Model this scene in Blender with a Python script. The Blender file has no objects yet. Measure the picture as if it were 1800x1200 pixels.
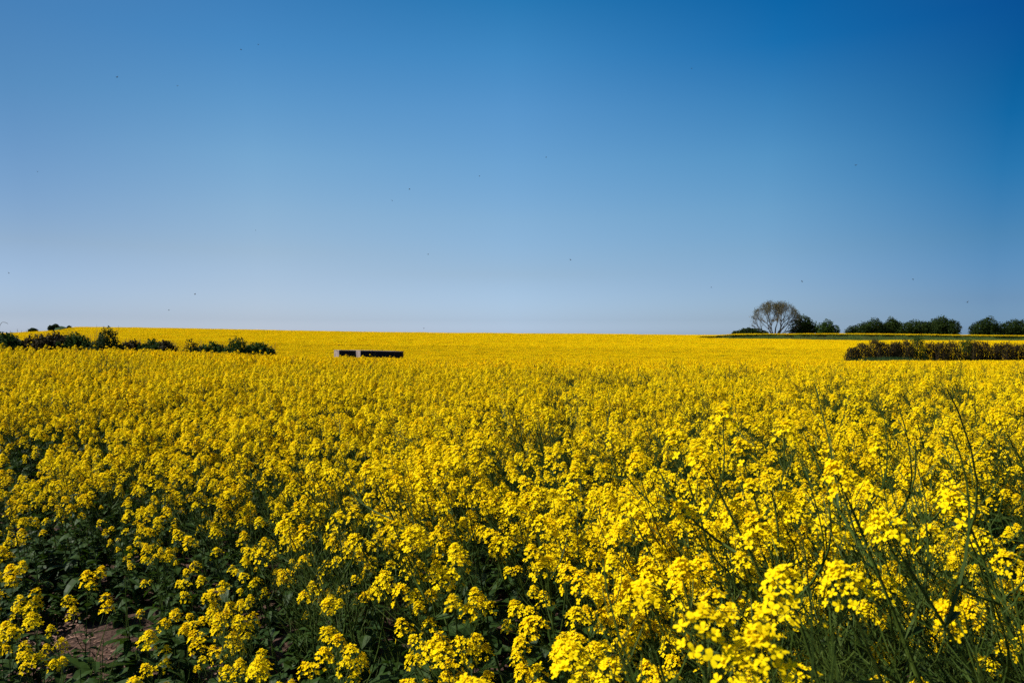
import bpy, math, random
import numpy as np
from mathutils import Vector, Matrix, Euler, Quaternion

S = bpy.context.scene
C = S.collection
R = math.radians
random.seed(7)
rng = np.random.default_rng(7)

# ------------------------------------------------------------------ camera
CAM_Z = 1.95
FPX = 1400.0                     # focal length in pixels of the 1800-wide photo
EYE = 590.0                      # eye-level row
cam = bpy.data.cameras.new('camera')
cam.lens = 28.0
cam.sensor_width = 36.0
cam.clip_start = 0.05
cam.clip_end = 9000.0
cam.dof.use_dof = True
cam.dof.focus_distance = 5.0
cam.dof.aperture_fstop = 8.0
cam_o = bpy.data.objects.new('camera', cam)
C.objects.link(cam_o)
cam_o.location = (0, 0, CAM_Z)
cam_o.rotation_euler = (R(90.0) - math.atan(10.0 / FPX), 0, 0)
S.camera = cam_o

# ------------------------------------------------------------------ sky and sun
SUN_EL = R(46.0)
SUN_AZ = R(-98.0)                # from +Y (view direction) towards -X (left)
world = bpy.data.worlds.new('World')
S.world = world
world.use_nodes = True
wn = world.node_tree
wn.nodes.clear()
sky = wn.nodes.new('ShaderNodeTexSky')
sky.sky_type = 'NISHITA'
sky.sun_disc = False
sky.sun_elevation = SUN_EL
sky.sun_rotation = SUN_AZ
sky.altitude = 0.0
sky.air_density = 1.0
sky.dust_density = 0.6
sky.ozone_density = 1.0
# the sky's tint by height, for the side near the sun (left), ahead, and the polarised side 90 degrees from the sun (right)
SKY_TINT = {
    'left': [(0.009, 0.806, 1.023, 1.722), (0.022, 0.689, 0.867, 1.447), (0.102, 0.662, 0.758, 0.974), (0.179, 0.541, 0.753, 0.965), (0.263, 0.387, 0.724, 0.945), (0.337, 0.301, 0.678, 0.942), (0.7, 0.42, 0.68, 0.88)],
    'half_left': [(0.009, 0.983, 1.201, 1.947), (0.02, 0.84, 1.018, 1.636), (0.06, 0.829, 0.948, 1.334), (0.1, 0.843, 0.938, 1.141), (0.15, 0.818, 1.002, 1.156), (0.21, 0.71, 1.042, 1.2), (0.27, 0.522, 0.977, 1.208), (0.33, 0.348, 0.881, 1.195), (0.39, 0.257, 0.782, 1.128), (0.7, 0.433, 0.71, 0.931)],
    'ahead': [(0.009, 0.94, 1.261, 2.174), (0.019, 0.803, 1.069, 1.827), (0.076, 0.762, 0.915, 1.24), (0.143, 0.761, 1.011, 1.232), (0.21, 0.646, 1.055, 1.298), (0.273, 0.515, 1.046, 1.352), (0.332, 0.325, 0.985, 1.341), (0.388, 0.154, 0.841, 1.231), (0.7, 0.45, 0.75, 1.0)],
    'half_right': [(0.009, 0.668, 0.935, 1.61), (0.02, 0.571, 0.792, 1.353), (0.06, 0.541, 0.741, 1.15), (0.1, 0.528, 0.757, 1.039), (0.15, 0.491, 0.819, 1.062), (0.21, 0.383, 0.844, 1.108), (0.27, 0.223, 0.76, 1.101), (0.33, 0.061, 0.632, 1.076), (0.39, 0.01, 0.541, 1.016), (0.7, 0.358, 0.627, 0.877)],
    'right': [(0.009, 0.331, 0.578, 1.169), (0.04, 0.265, 0.462, 0.899), (0.107, 0.19, 0.445, 0.741), (0.176, 0.081, 0.439, 0.757), (0.23, 0.028, 0.398, 0.734), (0.265, 0.018, 0.369, 0.71), (0.337, 0.014, 0.31, 0.716), (0.7, 0.3, 0.55, 0.8)],
}
EXPOSURE = 0.55
geo = wn.nodes.new('ShaderNodeTexCoord')
sep = wn.nodes.new('ShaderNodeSeparateXYZ')
wn.links.new(geo.outputs['Generated'], sep.inputs[0])
def sky_ramp(stops):
    r = wn.nodes.new('ShaderNodeValToRGB')
    el = r.color_ramp.elements
    while len(el) < len(stops): el.new(0.5)
    for e, (z, a, b, c) in zip(el, stops):
        e.position = z; e.color = (a / 2, b / 2, c / 2, 1)
    wn.links.new(sep.outputs['Z'], r.inputs[0])
    return r.outputs[0]
def side(a, b):
    m = wn.nodes.new('ShaderNodeMapRange'); m.interpolation_type = 'LINEAR'
    m.inputs['From Min'].default_value = a; m.inputs['From Max'].default_value = b
    wn.links.new(sep.outputs['X'], m.inputs['Value'])
    return m.outputs[0]
def mixc(f, a, b, mode='MIX'):
    m = wn.nodes.new('ShaderNodeMix'); m.data_type = 'RGBA'; m.blend_type = mode
    if f is None: m.inputs['Factor'].default_value = 1.0
    else: wn.links.new(f, m.inputs['Factor'])
    wn.links.new(a, m.inputs['A']); wn.links.new(b, m.inputs['B'])
    return m.outputs['Result']
tint = sky_ramp(SKY_TINT['left'])
for a, b, nm in ((-.515, -.30, 'half_left'), (-.30, 0.0, 'ahead'), (0.0, .30, 'half_right'), (.30, .515, 'right')):
    tint = mixc(side(a, b), tint, sky_ramp(SKY_TINT[nm]))
col = mixc(None, sky.outputs[0], tint, 'MULTIPLY')
sc2x = wn.nodes.new('ShaderNodeVectorMath'); sc2x.operation = 'SCALE'
sc2x.inputs['Scale'].default_value = 2.0 * 2 ** -EXPOSURE
bg = wn.nodes.new('ShaderNodeBackground')
bg.inputs['Strength'].default_value = 0.1
wo = wn.nodes.new('ShaderNodeOutputWorld')
wn.links.new(col, sc2x.inputs[0])
wn.links.new(sc2x.outputs[0], bg.inputs['Color'])
wn.links.new(bg.outputs[0], wo.inputs['Surface'])

sun = bpy.data.lights.new('sun', 'SUN')
sun.energy = 5.0
sun.angle = R(0.5)
sun.color = (1.0, 0.95, 0.87)
sun_o = bpy.data.objects.new('sun', sun)
C.objects.link(sun_o)
SUN_DIR = Vector((math.sin(SUN_AZ) * math.cos(SUN_EL), math.cos(SUN_AZ) * math.cos(SUN_EL), math.sin(SUN_EL)))
sun_o.rotation_euler = SUN_DIR.to_track_quat('Z', 'Y').to_euler()
sun_o.location = (-20, 10, 40)

S.view_settings.view_transform = 'Standard'
S.view_settings.look = 'None'
S.view_settings.exposure = EXPOSURE
S.view_settings.gamma = 1.0
S.cycles.max_bounces = 6
S.cycles.diffuse_bounces = 3
S.cycles.glossy_bounces = 2
S.cycles.transmission_bounces = 4
S.cycles.transparent_max_bounces = 4
S.cycles.use_denoising = False

# ------------------------------------------------------------------ helpers
def tag(o, label=None, cat=None, group=None, kind=None):
    if label: o['label'] = label
    if cat: o['category'] = cat
    if group: o['group'] = group
    if kind: o['kind'] = kind
    return o


def empty(name, loc=(0, 0, 0)):
    o = bpy.data.objects.new(name, None)
    o.empty_display_size = 0.1
    C.objects.link(o)
    o.location = loc
    return o


class MB:
    """collects vertices and faces; build() makes ONE mesh"""
    def __init__(self):
        self.v = []; self.f = []; self.m = []

    def add(self, verts, faces, mat=0):
        b = len(self.v)
        self.v.extend([tuple(p) for p in verts])
        for f in faces:
            self.f.append(tuple(i + b for i in f)); self.m.append(mat)

    def merge(self, other, mtx=None, matmap=None):
        b = len(self.v)
        if mtx is not None:
            a = np.array(other.v)
            mm = np.array(mtx)
            a = a @ mm[:3, :3].T + mm[:3, 3]
            self.v.extend(map(tuple, a.tolist()))
        else:
            self.v.extend(other.v)
        self.f.extend([tuple(i + b for i in f) for f in other.f])
        self.m.extend([matmap[k] if matmap else k for k in other.m])

    def tube(self, pts, radii, sides=4, mat=0, cap=True):
        pts = [Vector(p) for p in pts]
        n = len(pts)
        verts = []
        for i, p in enumerate(pts):
            d = (pts[min(i + 1, n - 1)] - pts[max(i - 1, 0)])
            if d.length < 1e-9: d = Vector((0, 0, 1))
            d.normalize()
            a = d.cross(Vector((0.31, 0.95, 0.05)))
            if a.length < 1e-4: a = d.cross(Vector((1, 0, 0)))
            a.normalize(); b = d.cross(a)
            for k in range(sides):
                t = 2 * math.pi * k / sides
                verts.append(p + (a * math.cos(t) + b * math.sin(t)) * radii[i])
        faces = []
        for i in range(n - 1):
            for k in range(sides):
                k2 = (k + 1) % sides
                faces.append((i * sides + k, i * sides + k2, (i + 1) * sides + k2, (i + 1) * sides + k))
        if cap:
            faces.append(tuple(range((n - 1) * sides, n * sides)))
            faces.append(tuple(reversed(range(sides))))
        self.add(verts, faces, mat)

    def box(self, x0, x1, y0, y1, z0, z1, mat=0):
        v = [(x0, y0, z0), (x1, y0, z0), (x1, y1, z0), (x0, y1, z0), (x0, y0, z1), (x1, y0, z1), (x1, y1, z1), (x0, y1, z1)]
        self.add(v, [(3, 2, 1, 0), (4, 5, 6, 7), (0, 1, 5, 4), (1, 2, 6, 5), (2, 3, 7, 6), (3, 0, 4, 7)], mat)

    def mesh(self, name, mats, smooth=False):
        me = bpy.data.meshes.new(name)
        me.from_pydata(self.v, [], self.f)
        for m in mats: me.materials.append(m)
        if len(mats) > 1:
            me.polygons.foreach_set('material_index', np.array(self.m, dtype=np.int32))
        if smooth:
            me.polygons.foreach_set('use_smooth', np.ones(len(me.polygons), dtype=bool))
        me.update()
        return me

    def build(self, name, mats, parent=None, smooth=False, loc=None):
        if not isinstance(mats, (list, tuple)): mats = [mats]
        o = bpy.data.objects.new(name, self.mesh(name, mats, smooth))
        C.objects.link(o)
        if parent: o.parent = parent
        if loc is not None: o.location = loc
        return o


# ------------------------------------------------------------------ materials
def new_mat(name):
    m = bpy.data.materials.new(name)
    m.use_nodes = True
    nt = m.node_tree
    nt.nodes.clear()
    out = nt.nodes.new('ShaderNodeOutputMaterial')
    return m, nt, out


def leaf_mat(name, c1, c2, transl=0.35, tcol=None, rough=0.5, nscale=0.0, spec=0.3, gloss=True):
    """thin plant tissue: two tints varied by object and by a fine noise, with light passing through"""
    m, nt, out = new_mat(name)
    N = nt.nodes; L = nt.links
    oi = N.new('ShaderNodeObjectInfo')
    mix = N.new('ShaderNodeMix'); mix.data_type = 'RGBA'
    mix.inputs['A'].default_value = (*c1, 1); mix.inputs['B'].default_value = (*c2, 1)
    if nscale > 0:
        tc = N.new('ShaderNodeTexCoord')
        no = N.new('ShaderNodeTexNoise'); no.inputs['Scale'].default_value = nscale; no.inputs['Detail'].default_value = 1.0
        L.new(tc.outputs['Object'], no.inputs['Vector'])
        ad = N.new('ShaderNodeMath'); ad.operation = 'MULTIPLY_ADD'
        ad.inputs[1].default_value = 0.5
        L.new(oi.outputs['Random'], ad.inputs[0])
        mr = N.new('ShaderNodeMapRange'); mr.inputs['From Min'].default_value = 0.35; mr.inputs['From Max'].default_value = 0.65
        mr.inputs['To Max'].default_value = 0.5
        L.new(no.outputs['Fac'], mr.inputs['Value']); L.new(mr.outputs[0], ad.inputs[2])
        L.new(ad.outputs[0], mix.inputs['Factor'])
    else:
        L.new(oi.outputs['Random'], mix.inputs['Factor'])
    p = N.new('ShaderNodeBsdfPrincipled')
    p.inputs['Roughness'].default_value = rough
    p.inputs['Specular IOR Level'].default_value = spec
    L.new(mix.outputs['Result'], p.inputs['Base Color'])
    t = N.new('ShaderNodeBsdfTranslucent')
    if tcol:
        t.inputs['Color'].default_value = (*tcol, 1)
    else:
        L.new(mix.outputs['Result'], t.inputs['Color'])
    ms = N.new('ShaderNodeMixShader'); ms.inputs[0].default_value = transl
    L.new(p.outputs[0], ms.inputs[1]); L.new(t.outputs[0], ms.inputs[2])
    L.new(ms.outputs[0], out.inputs['Surface'])
    return m


def rough_mat(name, c1, c2, scale=3.0, rough=0.9, bump=0.3, detail=6.0, coord='Object', stretch=None, spec=0.2, ramp=(0.35, 0.65)):
    m, nt, out = new_mat(name)
    N = nt.nodes; L = nt.links
    tc = N.new('ShaderNodeTexCoord')
    mp = N.new('ShaderNodeMapping')
    if stretch: mp.inputs['Scale'].default_value = stretch
    L.new(tc.outputs[coord], mp.inputs['Vector'])
    no = N.new('ShaderNodeTexNoise'); no.inputs['Scale'].default_value = scale; no.inputs['Detail'].default_value = detail
    L.new(mp.outputs[0], no.inputs['Vector'])
    cr = N.new('ShaderNodeValToRGB')
    cr.color_ramp.elements[0].position = ramp[0]; cr.color_ramp.elements[0].color = (*c1, 1)
    cr.color_ramp.elements[1].position = ramp[1]; cr.color_ramp.elements[1].color = (*c2, 1)
    L.new(no.outputs['Fac'], cr.inputs[0])
    p = N.new('ShaderNodeBsdfPrincipled')
    p.inputs['Roughness'].default_value = rough
    p.inputs['Specular IOR Level'].default_value = spec
    L.new(cr.outputs[0], p.inputs['Base Color'])
    if bump > 0:
        b = N.new('ShaderNodeBump'); b.inputs['Strength'].default_value = bump; b.inputs['Distance'].default_value = 0.05
        L.new(no.outputs['Fac'], b.inputs['Height']); L.new(b.outputs[0], p.inputs['Normal'])
    L.new(p.outputs[0], out.inputs['Surface'])
    return m


M_PETAL = leaf_mat('petal_yellow', (0.89, 0.612, 0.002), (0.87, 0.655, 0.003), 0.33, None, 0.7, 0, 0.03)
M_BUD = leaf_mat('bud_yellow_green', (0.36, 0.36, 0.03), (0.44, 0.40, 0.03), 0.2)
M_STEM = leaf_mat('stem_green', (0.028, 0.050, 0.006), (0.045, 0.068, 0.009), 0.0, None, 0.6, 0, 0.12)
M_POD = leaf_mat('pod_green', (0.036, 0.062, 0.007), (0.060, 0.088, 0.011), 0.15, None, 0.6, 0, 0.12)
M_LEAF = leaf_mat('rape_leaf', (0.014, 0.034, 0.005), (0.027, 0.054, 0.008), 0.2, (0.045, 0.095, 0.007), 0.55, 0, 0.14)
M_WEED = leaf_mat('weed_leaf', (0.025, 0.055, 0.016), (0.040, 0.075, 0.024), 0.25, (0.06, 0.13, 0.015), 0.55, 0, 0.14)

# ------------------------------------------------------------------ terrain
# ground height table: bearing columns (photo column) with (distance, row of the crop's top) pairs
CROP_H = 1.15
def zc(row, d): return CAM_Z - (row - EYE) * d / FPX
COLS = {
    -350: [(10, 676), (20, 628), (24, 622), (45, 650), (80, 640), (110, 628), (150, 610), (250, 596), (380, 591)],
    0:   [(10, 678), (20, 626), (24, 621), (40, 634), (80, 634), (110, 622), (150, 608), (250, 592), (380, 585.4)],
    55:  [(10, 680), (20, 626), (25, 620), (40, 631), (80, 634), (110, 622), (150, 608), (250, 590), (380, 583.0)],
    108: [(10, 682), (20, 628), (27, 618), (42, 628), (80, 634), (110, 622), (150, 607), (250, 587), (380, 580.0)],
    123: [(10, 683), (20, 629), (28, 617.5), (43, 627), (80, 634), (110, 622), (150, 606), (250, 586), (380, 578.4)],
    133: [(10, 683), (20, 630), (29, 617), (44, 627), (80, 634), (110, 622), (150, 606), (250, 583), (380, 574.0)],
    170: [(10, 686), (20, 633), (34, 616), (46, 624), (80, 633), (110, 622), (150, 606), (250, 584), (380, 574.3)],
    300: [(10, 690), (22, 634), (42, 617.5), (56, 622), (80, 633), (110, 624), (150, 609), (250, 587), (380, 576.0)],
    500: [(10, 695), (24, 641), (50, 624.5), (66, 625.5), (85, 630), (115, 624), (180, 604), (280, 588), (380, 580.0)],
    650: [(10, 700), (24, 645), (50, 631.5), (75, 627.8), (95, 630), (130, 620), (200, 604), (300, 590), (385, 582.8)],
    900: [(10, 702), (24, 648), (50, 634), (80, 629), (105, 629), (150, 617), (230, 602), (320, 591), (395, 585.2)],
    1100: [(10, 702), (24, 649), (50, 635), (80, 630), (105, 630), (150, 618), (230, 604), (320, 592.5), (395, 586.5)],
    1215: [(10, 702), (24, 649), (50, 636), (80, 631), (105, 631), (150, 619), (230, 605), (320, 594), (395, 588)],
    1300: [(10, 702), (24, 649), (50, 636), (82, 631), (105, 632), (150, 619), (230, 606), (328, 594.5)],
    1500: [(10, 702), (24, 650), (50, 637), (86, 632), (100, 634), (150, 620), (230, 607), (328, 597.5)],
    1800: [(10, 702), (24, 650), (50, 638), (86, 633), (100, 635.5), (150, 622), (230, 609), (328, 598)],
    2150: [(10, 702), (24, 650), (50, 638), (86, 634), (100, 637), (150, 623), (230, 610), (328, 599)],
}
# upper terrace right of the field: row of its ground at the top of the grass bank
BANK = [(1215, None), (1260, 591.8), (1370, 590.2), (1500, 590.6), (1640, 590.8), (1700, 592.0), (1800, 594.4), (2150, 595)]
BANK_D = 338.0
us_key = np.array(sorted(COLS)); 
DD = np.concatenate([np.arange(0, 60, 1.0), np.arange(60, 440, 2.0)])
UU = np.arange(-0.96, 0.961, 0.005)
prof = []
for px in us_key:
    t = COLS[px]
    d = [0.0, 4.0] + [a for a, _ in t]
    z = [0.0, 0.0] + [zc(r, a) - CROP_H for a, r in t]
    bx = np.array([b for b, v in BANK if v is not None]); bv = np.array([v for b, v in BANK if v is not None])
    if px >= 1300:
        row = np.interp(px, bx, bv)
        d += [331.0, BANK_D, 372.0, 410.0]
        z += [zc(t[-1][1], 331) - CROP_H + 0.1, zc(row, BANK_D), zc(row, BANK_D) - 0.2, zc(row, BANK_D) - 0.6]
    else:
        d += [420.0]; z += [z[-1] - 0.6]
    zz = np.interp(DD, d, z)
    # round the profile off a little
    k = np.ones(5) / 5
    zs = np.convolve(np.pad(zz, 2, mode='edge'), k, mode='valid')
    if px >= 1300:
        keep = (DD > 322) & (DD < 345)
        zs[keep] = zz[keep]
    zs[:3] = zz[:3]
    prof.append(zs)
prof = np.array(prof)
ucol = (us_key - 900) / FPX
ZT = np.array([np.interp(UU, ucol, prof[:, j]) for j in range(len(DD))]).T          # [u, d]
kk = np.array([1, 2, 3, 2, 1.0]); kk /= kk.sum()
ZT = np.array([np.convolve(np.pad(ZT[:, j], 2, mode='edge'), kk, mode='valid') for j in range(ZT.shape[1])]).T


def ground(x, y):
    x = np.asarray(x, float); y = np.asarray(y, float)
    d = np.clip(y, 0, DD[-1] - 0.01)
    u = np.clip(x / np.maximum(y, 9.0), UU[0], UU[-1] - 1e-6)
    fi = (u - UU[0]) / 0.005
    i = np.clip(fi.astype(int), 0, len(UU) - 2); a = fi - i
    j = np.clip(np.searchsorted(DD, d, side='right') - 1, 0, len(DD) - 2)
    b = (d - DD[j]) / (DD[j + 1] - DD[j])
    z = (ZT[i, j] * (1 - a) + ZT[i + 1, j] * a) * (1 - b) + (ZT[i, j + 1] * (1 - a) + ZT[i + 1, j + 1] * a) * b
    far = np.clip((y - 438) / 300, 0, 1)
    z = z * (1 - far) + (-9.0) * far
    return z


def gz(x, y): return float(ground(np.array([x]), np.array([y]))[0])
def at(px, d): return (px - 900) / FPX * d


def build_ground():
    ys = np.concatenate([[-40, -20, -8, -3], np.arange(0, 12, 0.25), np.arange(12, 60, 1.0), np.arange(60, 328, 3.0), np.arange(328, 346, 1.0),
                         np.arange(346, 440, 4.0), [470, 520, 600, 750, 1000, 1500, 2500, 4500]])
    us = np.concatenate([[-8, -4, -2, -1.3], np.arange(-0.96, 0.961, 0.02), [1.3, 2, 4, 8]])
    V = []
    for y in ys:
        w = np.maximum(abs(y), 9.0)
        x = us * w
        z = ground(x, np.full_like(x, y))
        if -5 < y < 14:
            z = z + 0.03 * np.sin(x * 3.1 + y * 1.7) * np.sin(y * 4.3 - x) + 0.015 * rng.standard_normal(len(x))
        V.append(np.stack([x, np.full_like(x, y), z], 1))
    n, k = len(ys), len(us)
    V = np.concatenate(V)
    F = [(i * k + j, i * k + j + 1, (i + 1) * k + j + 1, (i + 1) * k + j) for i in range(n - 1) for j in range(k - 1)]
    b = MB(); b.v = list(map(tuple, V.tolist())); b.f = F; b.m = [0] * len(F)
    m = rough_mat('soil', (0.030, 0.016, 0.011), (0.085, 0.047, 0.032), 22.0, 0.95, 0.8, 8.0)
    o = b.build('ground', m, smooth=True)
    tag(o, kind='structure')
    return o


build_ground()

# ------------------------------------------------------------------ rape plants
def petal_flower(b, pos, n, size, rnd, mat=0, lod=0):
    n = Vector(n).normalized()
    a = n.cross(Vector((rnd.uniform(-1, 1), rnd.uniform(-1, 1), rnd.uniform(-1, 1))))
    if a.length < 1e-3: a = n.orthogonal()
    a.normalize(); c = n.cross(a)
    pos = Vector(pos)
    cup = rnd.uniform(0.1, 0.75)
    if lod == 1:
        # two bent quads
        for q in range(2):
            e = a if q == 0 else c
            s = c if q == 0 else a
            w = size * 0.42
            p = [pos - e * size + s * w + n * size * cup * .7, pos - e * size - s * w + n * size * cup * .7,
                 pos - s * w, pos + s * w,
                 pos + e * size - s * w + n * size * cup * .7, pos + e * size + s * w + n * size * cup * .7]
            b.add(p, [(0, 1, 2, 3), (3, 2, 4, 5)], mat)
        return
    for k in range(4):
        th = k * math.pi / 2 + rnd.uniform(-.15, .15)
        e = a * math.cos(th) + c * math.sin(th)
        s = n.cross(e)
        L = size * rnd.uniform(0.9, 1.1); W = size * rnd.uniform(0.36, 0.46)
        c1 = cup * rnd.uniform(.7, 1.2)
        p0 = pos + e * L * .08; p1 = pos + e * L * .58 + n * L * c1 * .55; p2 = pos + e * L + n * L * c1 * rnd.uniform(.45, .85)
        tw = s * rnd.uniform(.8, 1.0)
        b.add([p0 - s * W * .3, p0 + s * W * .3, p1 + tw * W, p1 - tw * W, p2 + tw * W * .72, p2 - tw * W * .72],
              [(0, 1, 2, 3), (3, 2, 4, 5)], mat)


def bud(b, p, d, L, w, mat):
    p = Vector(p); d = Vector(d).normalized()
    a = d.orthogonal().normalized(); c = d.cross(a)
    v = [p, p + d * L]
    for k in range(4):
        t = k * math.pi / 2
        v.append(p + d * L * .45 + (a * math.cos(t) + c * math.sin(t)) * w)
    f = []
    for k in range(4):
        k2 = (k + 1) % 4
        f += [(0, 2 + k2, 2 + k), (1, 2 + k, 2 + k2)]
    b.add(v, f, mat)


def make_head(seed, nfl=24, lod=0, loose=1.0):
    """a domed raceme of open flowers round a tuft of buds; materials 0 petal, 1 bud, 2 stem"""
    rnd = random.Random(seed)
    b = MB()
    top = rnd.uniform(0.7, 1.25)
    for i in range(nfl):
        t = (i + 0.5) / nfl
        ph = i * 2.39996 + rnd.uniform(-.3, .3)
        z = -0.036 * loose ** 1.5 + (0.010 + 0.036 * loose ** 1.5) * t * top
        Lp = 0.037 * loose * (1 - 0.70 * t ** 1.4) * rnd.uniform(.75, 1.2)
        el = R(4 + 64 * t + rnd.uniform(-14, 14))
        d = Vector((math.cos(ph) * math.cos(el), math.sin(ph) * math.cos(el), math.sin(el)))
        p0 = Vector((0, 0, z)); p = p0 + d * Lp
        n = (d * 0.8 + Vector((rnd.uniform(-.4, .4), rnd.uniform(-.4, .4), .65)))
        petal_flower(b, p, n, 0.0108 * rnd.uniform(.8, 1.15) if lod == 0 else 0.0165, rnd, 0, lod)
        if lod == 0:
            b.tube([p0, p], [.0007, .0007], 3, 2, cap=False)
    zt = -0.036 * loose ** 1.5 + (0.010 + 0.036 * loose ** 1.5) * top
    for i in range(9 if lod == 0 else 3):
        ph = i * 2.4; r = .006 * math.sqrt(i / 9)
        d = Vector((math.cos(ph) * .5, math.sin(ph) * .5, 1))
        bud(b, (math.cos(ph) * r, math.sin(ph) * r, zt + .004), d, .009, .0026, 1)
    return b


HEADS = [make_head(100 + i, n, 0, l) for i, (n, l) in enumerate(((28, 1.15), (34, 1.0), (30, 1.25), (46, 1.1), (36, 1.15), (24, 1.1), (52, 1.15), (18, 1.2)))]
HEADS_MID = [make_head(200 + i, n, 1, l) for i, (n, l) in enumerate(((22, 1.2), (26, 1.0), (30, 1.1), (20, 1.2)))]


def bezier(p0, p1, p2, n):
    p0, p1, p2 = Vector(p0), Vector(p1), Vector(p2)
    return [p0 * (1 - t) ** 2 + p1 * 2 * t * (1 - t) + p2 * t * t for t in [i / n for i in range(n + 1)]]


def leaf_blade(b, p, d, up, L, W, droop, mat=0, rnd=random, lobes=True):
    """a lance-shaped leaf with a wavy edge"""
    p = Vector(p); d = Vector(d).normalized()
    s = d.cross(Vector((0, 0, 1)))
    if s.length < 1e-3: s = Vector((1, 0, 0))
    s.normalize(); n = s.cross(d)
    st = [0, .15, .35, .6, .82, 1.0]
    wd = [.10, .55, .95, 1.0, .6, .03]
    tw = rnd.uniform(-.5, .5)
    v = []
    for t, w in zip(st, wd):
        c = p + d * L * t + Vector((0, 0, -1)) * droop * L * t * t
        w = w * W * rnd.uniform(.82, 1.15)
        ss = s * math.cos(tw * t) + n * math.sin(tw * t)
        fold = n * w * .28
        v += [c - ss * w + fold, c, c + ss * w + fold]
    f = []
    for i in range(len(st) - 1):
        f += [(i * 3, i * 3 + 1, i * 3 + 4, i * 3 + 3), (i * 3 + 1, i * 3 + 2, i * 3 + 5, i * 3 + 4)]
    b.add(v, f, mat)


class Plant:
    """parts of one rape plant, foot at the origin"""
    def __init__(self, seed, H, nbr, podded, leafy, nheads=None, spread=1.0, flowers=99):
        rnd = random.Random(seed)
        self.stem = MB(); self.pods = MB(); self.pod_groups = []; self.leaves = MB(); self.heads = []   # (matrix, head index)
        self.H = H
        lean = Vector((rnd.uniform(-.07, .07), rnd.uniform(-.07, .07), 0)) * H
        main = bezier((0, 0, 0), (lean.x * .2, lean.y * .2, H * .5), (lean.x, lean.y, H), 10)
        r0 = (.0066 if podded < 2 else .0078) * (H / 1.2) ** .5
        self.stem.tube(main, [r0 * (1 - .72 * i / 10) for i in range(11)], 5, 0)
        ends = [(main[-1], (main[-1] - main[-2]).normalized(), 1.12, podded)]
        for k in range(nbr):
            t = 0.40 + 0.52 * (k + rnd.uniform(0, .8)) / nbr
            i = t * 10; i0 = int(i); p = main[i0].lerp(main[min(i0 + 1, 10)], i - i0)
            ph = k * 2.4 + rnd.uniform(-.5, .5)
            out = rnd.uniform(.06, .19) * H * (1.15 - .55 * t) * spread
            zt = H * rnd.uniform(.70, 1.0) if rnd.random() < .75 else H * rnd.uniform(.55, .8)
            zt = max(zt, p.z + .14 * H)
            e = Vector((p.x + math.cos(ph) * out, p.y + math.sin(ph) * out, zt))
            m = Vector((p.x + math.cos(ph) * out * .85, p.y + math.sin(ph) * out * .85, p.z + (zt - p.z) * .38))
            pts = bezier(p, m, e, 6)
            self.stem.tube(pts, [r0 * .46 * (1 - .55 * q / 6) for q in range(7)], 4, 0)
            ends.append((e, (pts[-1] - pts[-2]).normalized(), rnd.uniform(.76, 1.08), podded))
            # a clasping leaf at the axil
            if rnd.random() < .8:
                leaf_blade(self.leaves, p, (math.cos(ph), math.sin(ph), rnd.uniform(.2, .9)), None,
                           rnd.uniform(.05, .10) * leafy, rnd.uniform(.010, .018) * leafy, rnd.uniform(.1, .5), 0, rnd)
            # a side shoot
            if rnd.random() < .55:
                q = pts[3]; ph2 = ph + rnd.choice((-1, 1)) * rnd.uniform(.5, 1.1)
                o2 = rnd.uniform(.05, .10) * H
                e2 = q + Vector((math.cos(ph2) * o2, math.sin(ph2) * o2, rnd.uniform(.10, .2) * H))
                pp = bezier(q, q + Vector((math.cos(ph2) * o2 * .8, math.sin(ph2) * o2 * .8, .05)), e2, 4)
                self.stem.tube(pp, [r0 * .3 * (1 - .4 * w / 4) for w in range(5)], 3, 0)
                ends.append((e2, (pp[-1] - pp[-2]).normalized(), rnd.uniform(.5, .85), podded * .7))
        if nheads is not None: ends = ends[:nheads]
        for (e, d, s, pod) in ends:
            d = (d + Vector((rnd.uniform(-.12, .12), rnd.uniform(-.12, .12), .1))).normalized()
            q = d.to_track_quat('Z', 'Y') @ Quaternion((0, 0, 1), rnd.uniform(0, 6.28))
            mtx = Matrix.Translation(e + d * .05 * s) @ q.to_matrix().to_4x4() @ Matrix.Scale(s, 4)
            # the raceme's own axis
            self.stem.tube([e, e + d * .05 * s], [.0016, .0012], 3, 0, cap=False)
            if len(self.heads) < flowers: self.heads.append((mtx, rnd.randrange(8)))
            npod = int(rnd.uniform(.6, 1.1) * pod * 13)
            zl = .05 + .011 * npod
            pb = MB()
            for j in range(npod):
                ph = j * 2.4 + rnd.uniform(-.4, .4)
                bp = e - d * (.01 + zl * j / max(npod, 1))
                a = d.orthogonal().normalized(); c = d.cross(a)
                o = (a * math.cos(ph) + c * math.sin(ph))
                dd = (o * .85 + d * rnd.uniform(.3, .8)).normalized()
                L = rnd.uniform(.018, .03); Lp = (.022 + .040 * j / max(npod, 1)) * rnd.uniform(.8, 1.2)
                p1 = bp + dd * L
                d2 = (dd + d * .5).normalized()
                pb.tube([bp, p1, p1 + d2 * Lp * .5, p1 + d2 * Lp], [.0005, .0007, .0012, .0004], 3, 0, cap=False)
            self.pods.merge(pb)
            if npod: self.pod_groups.append(pb)
        # stem leaves
        for k in range(int(12 * leafy)):
            t = .04 + .62 * (k + rnd.random() * .7) / (12 * leafy)
            i = t * 10; i0 = int(i); p = main[i0].lerp(main[min(i0 + 1, 10)], i - i0)
            ph = k * 2.4 + rnd.uniform(-.4, .4)
            L = rnd.uniform(.12, .26) * (1.2 - t) * min(1.0, .48 + H * .45)
            leaf_blade(self.leaves, p, (math.cos(ph), math.sin(ph), rnd.uniform(.25, 1.0)), None, L, L * rnd.uniform(.17, .27), rnd.uniform(.3, .9), 0, rnd)

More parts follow.
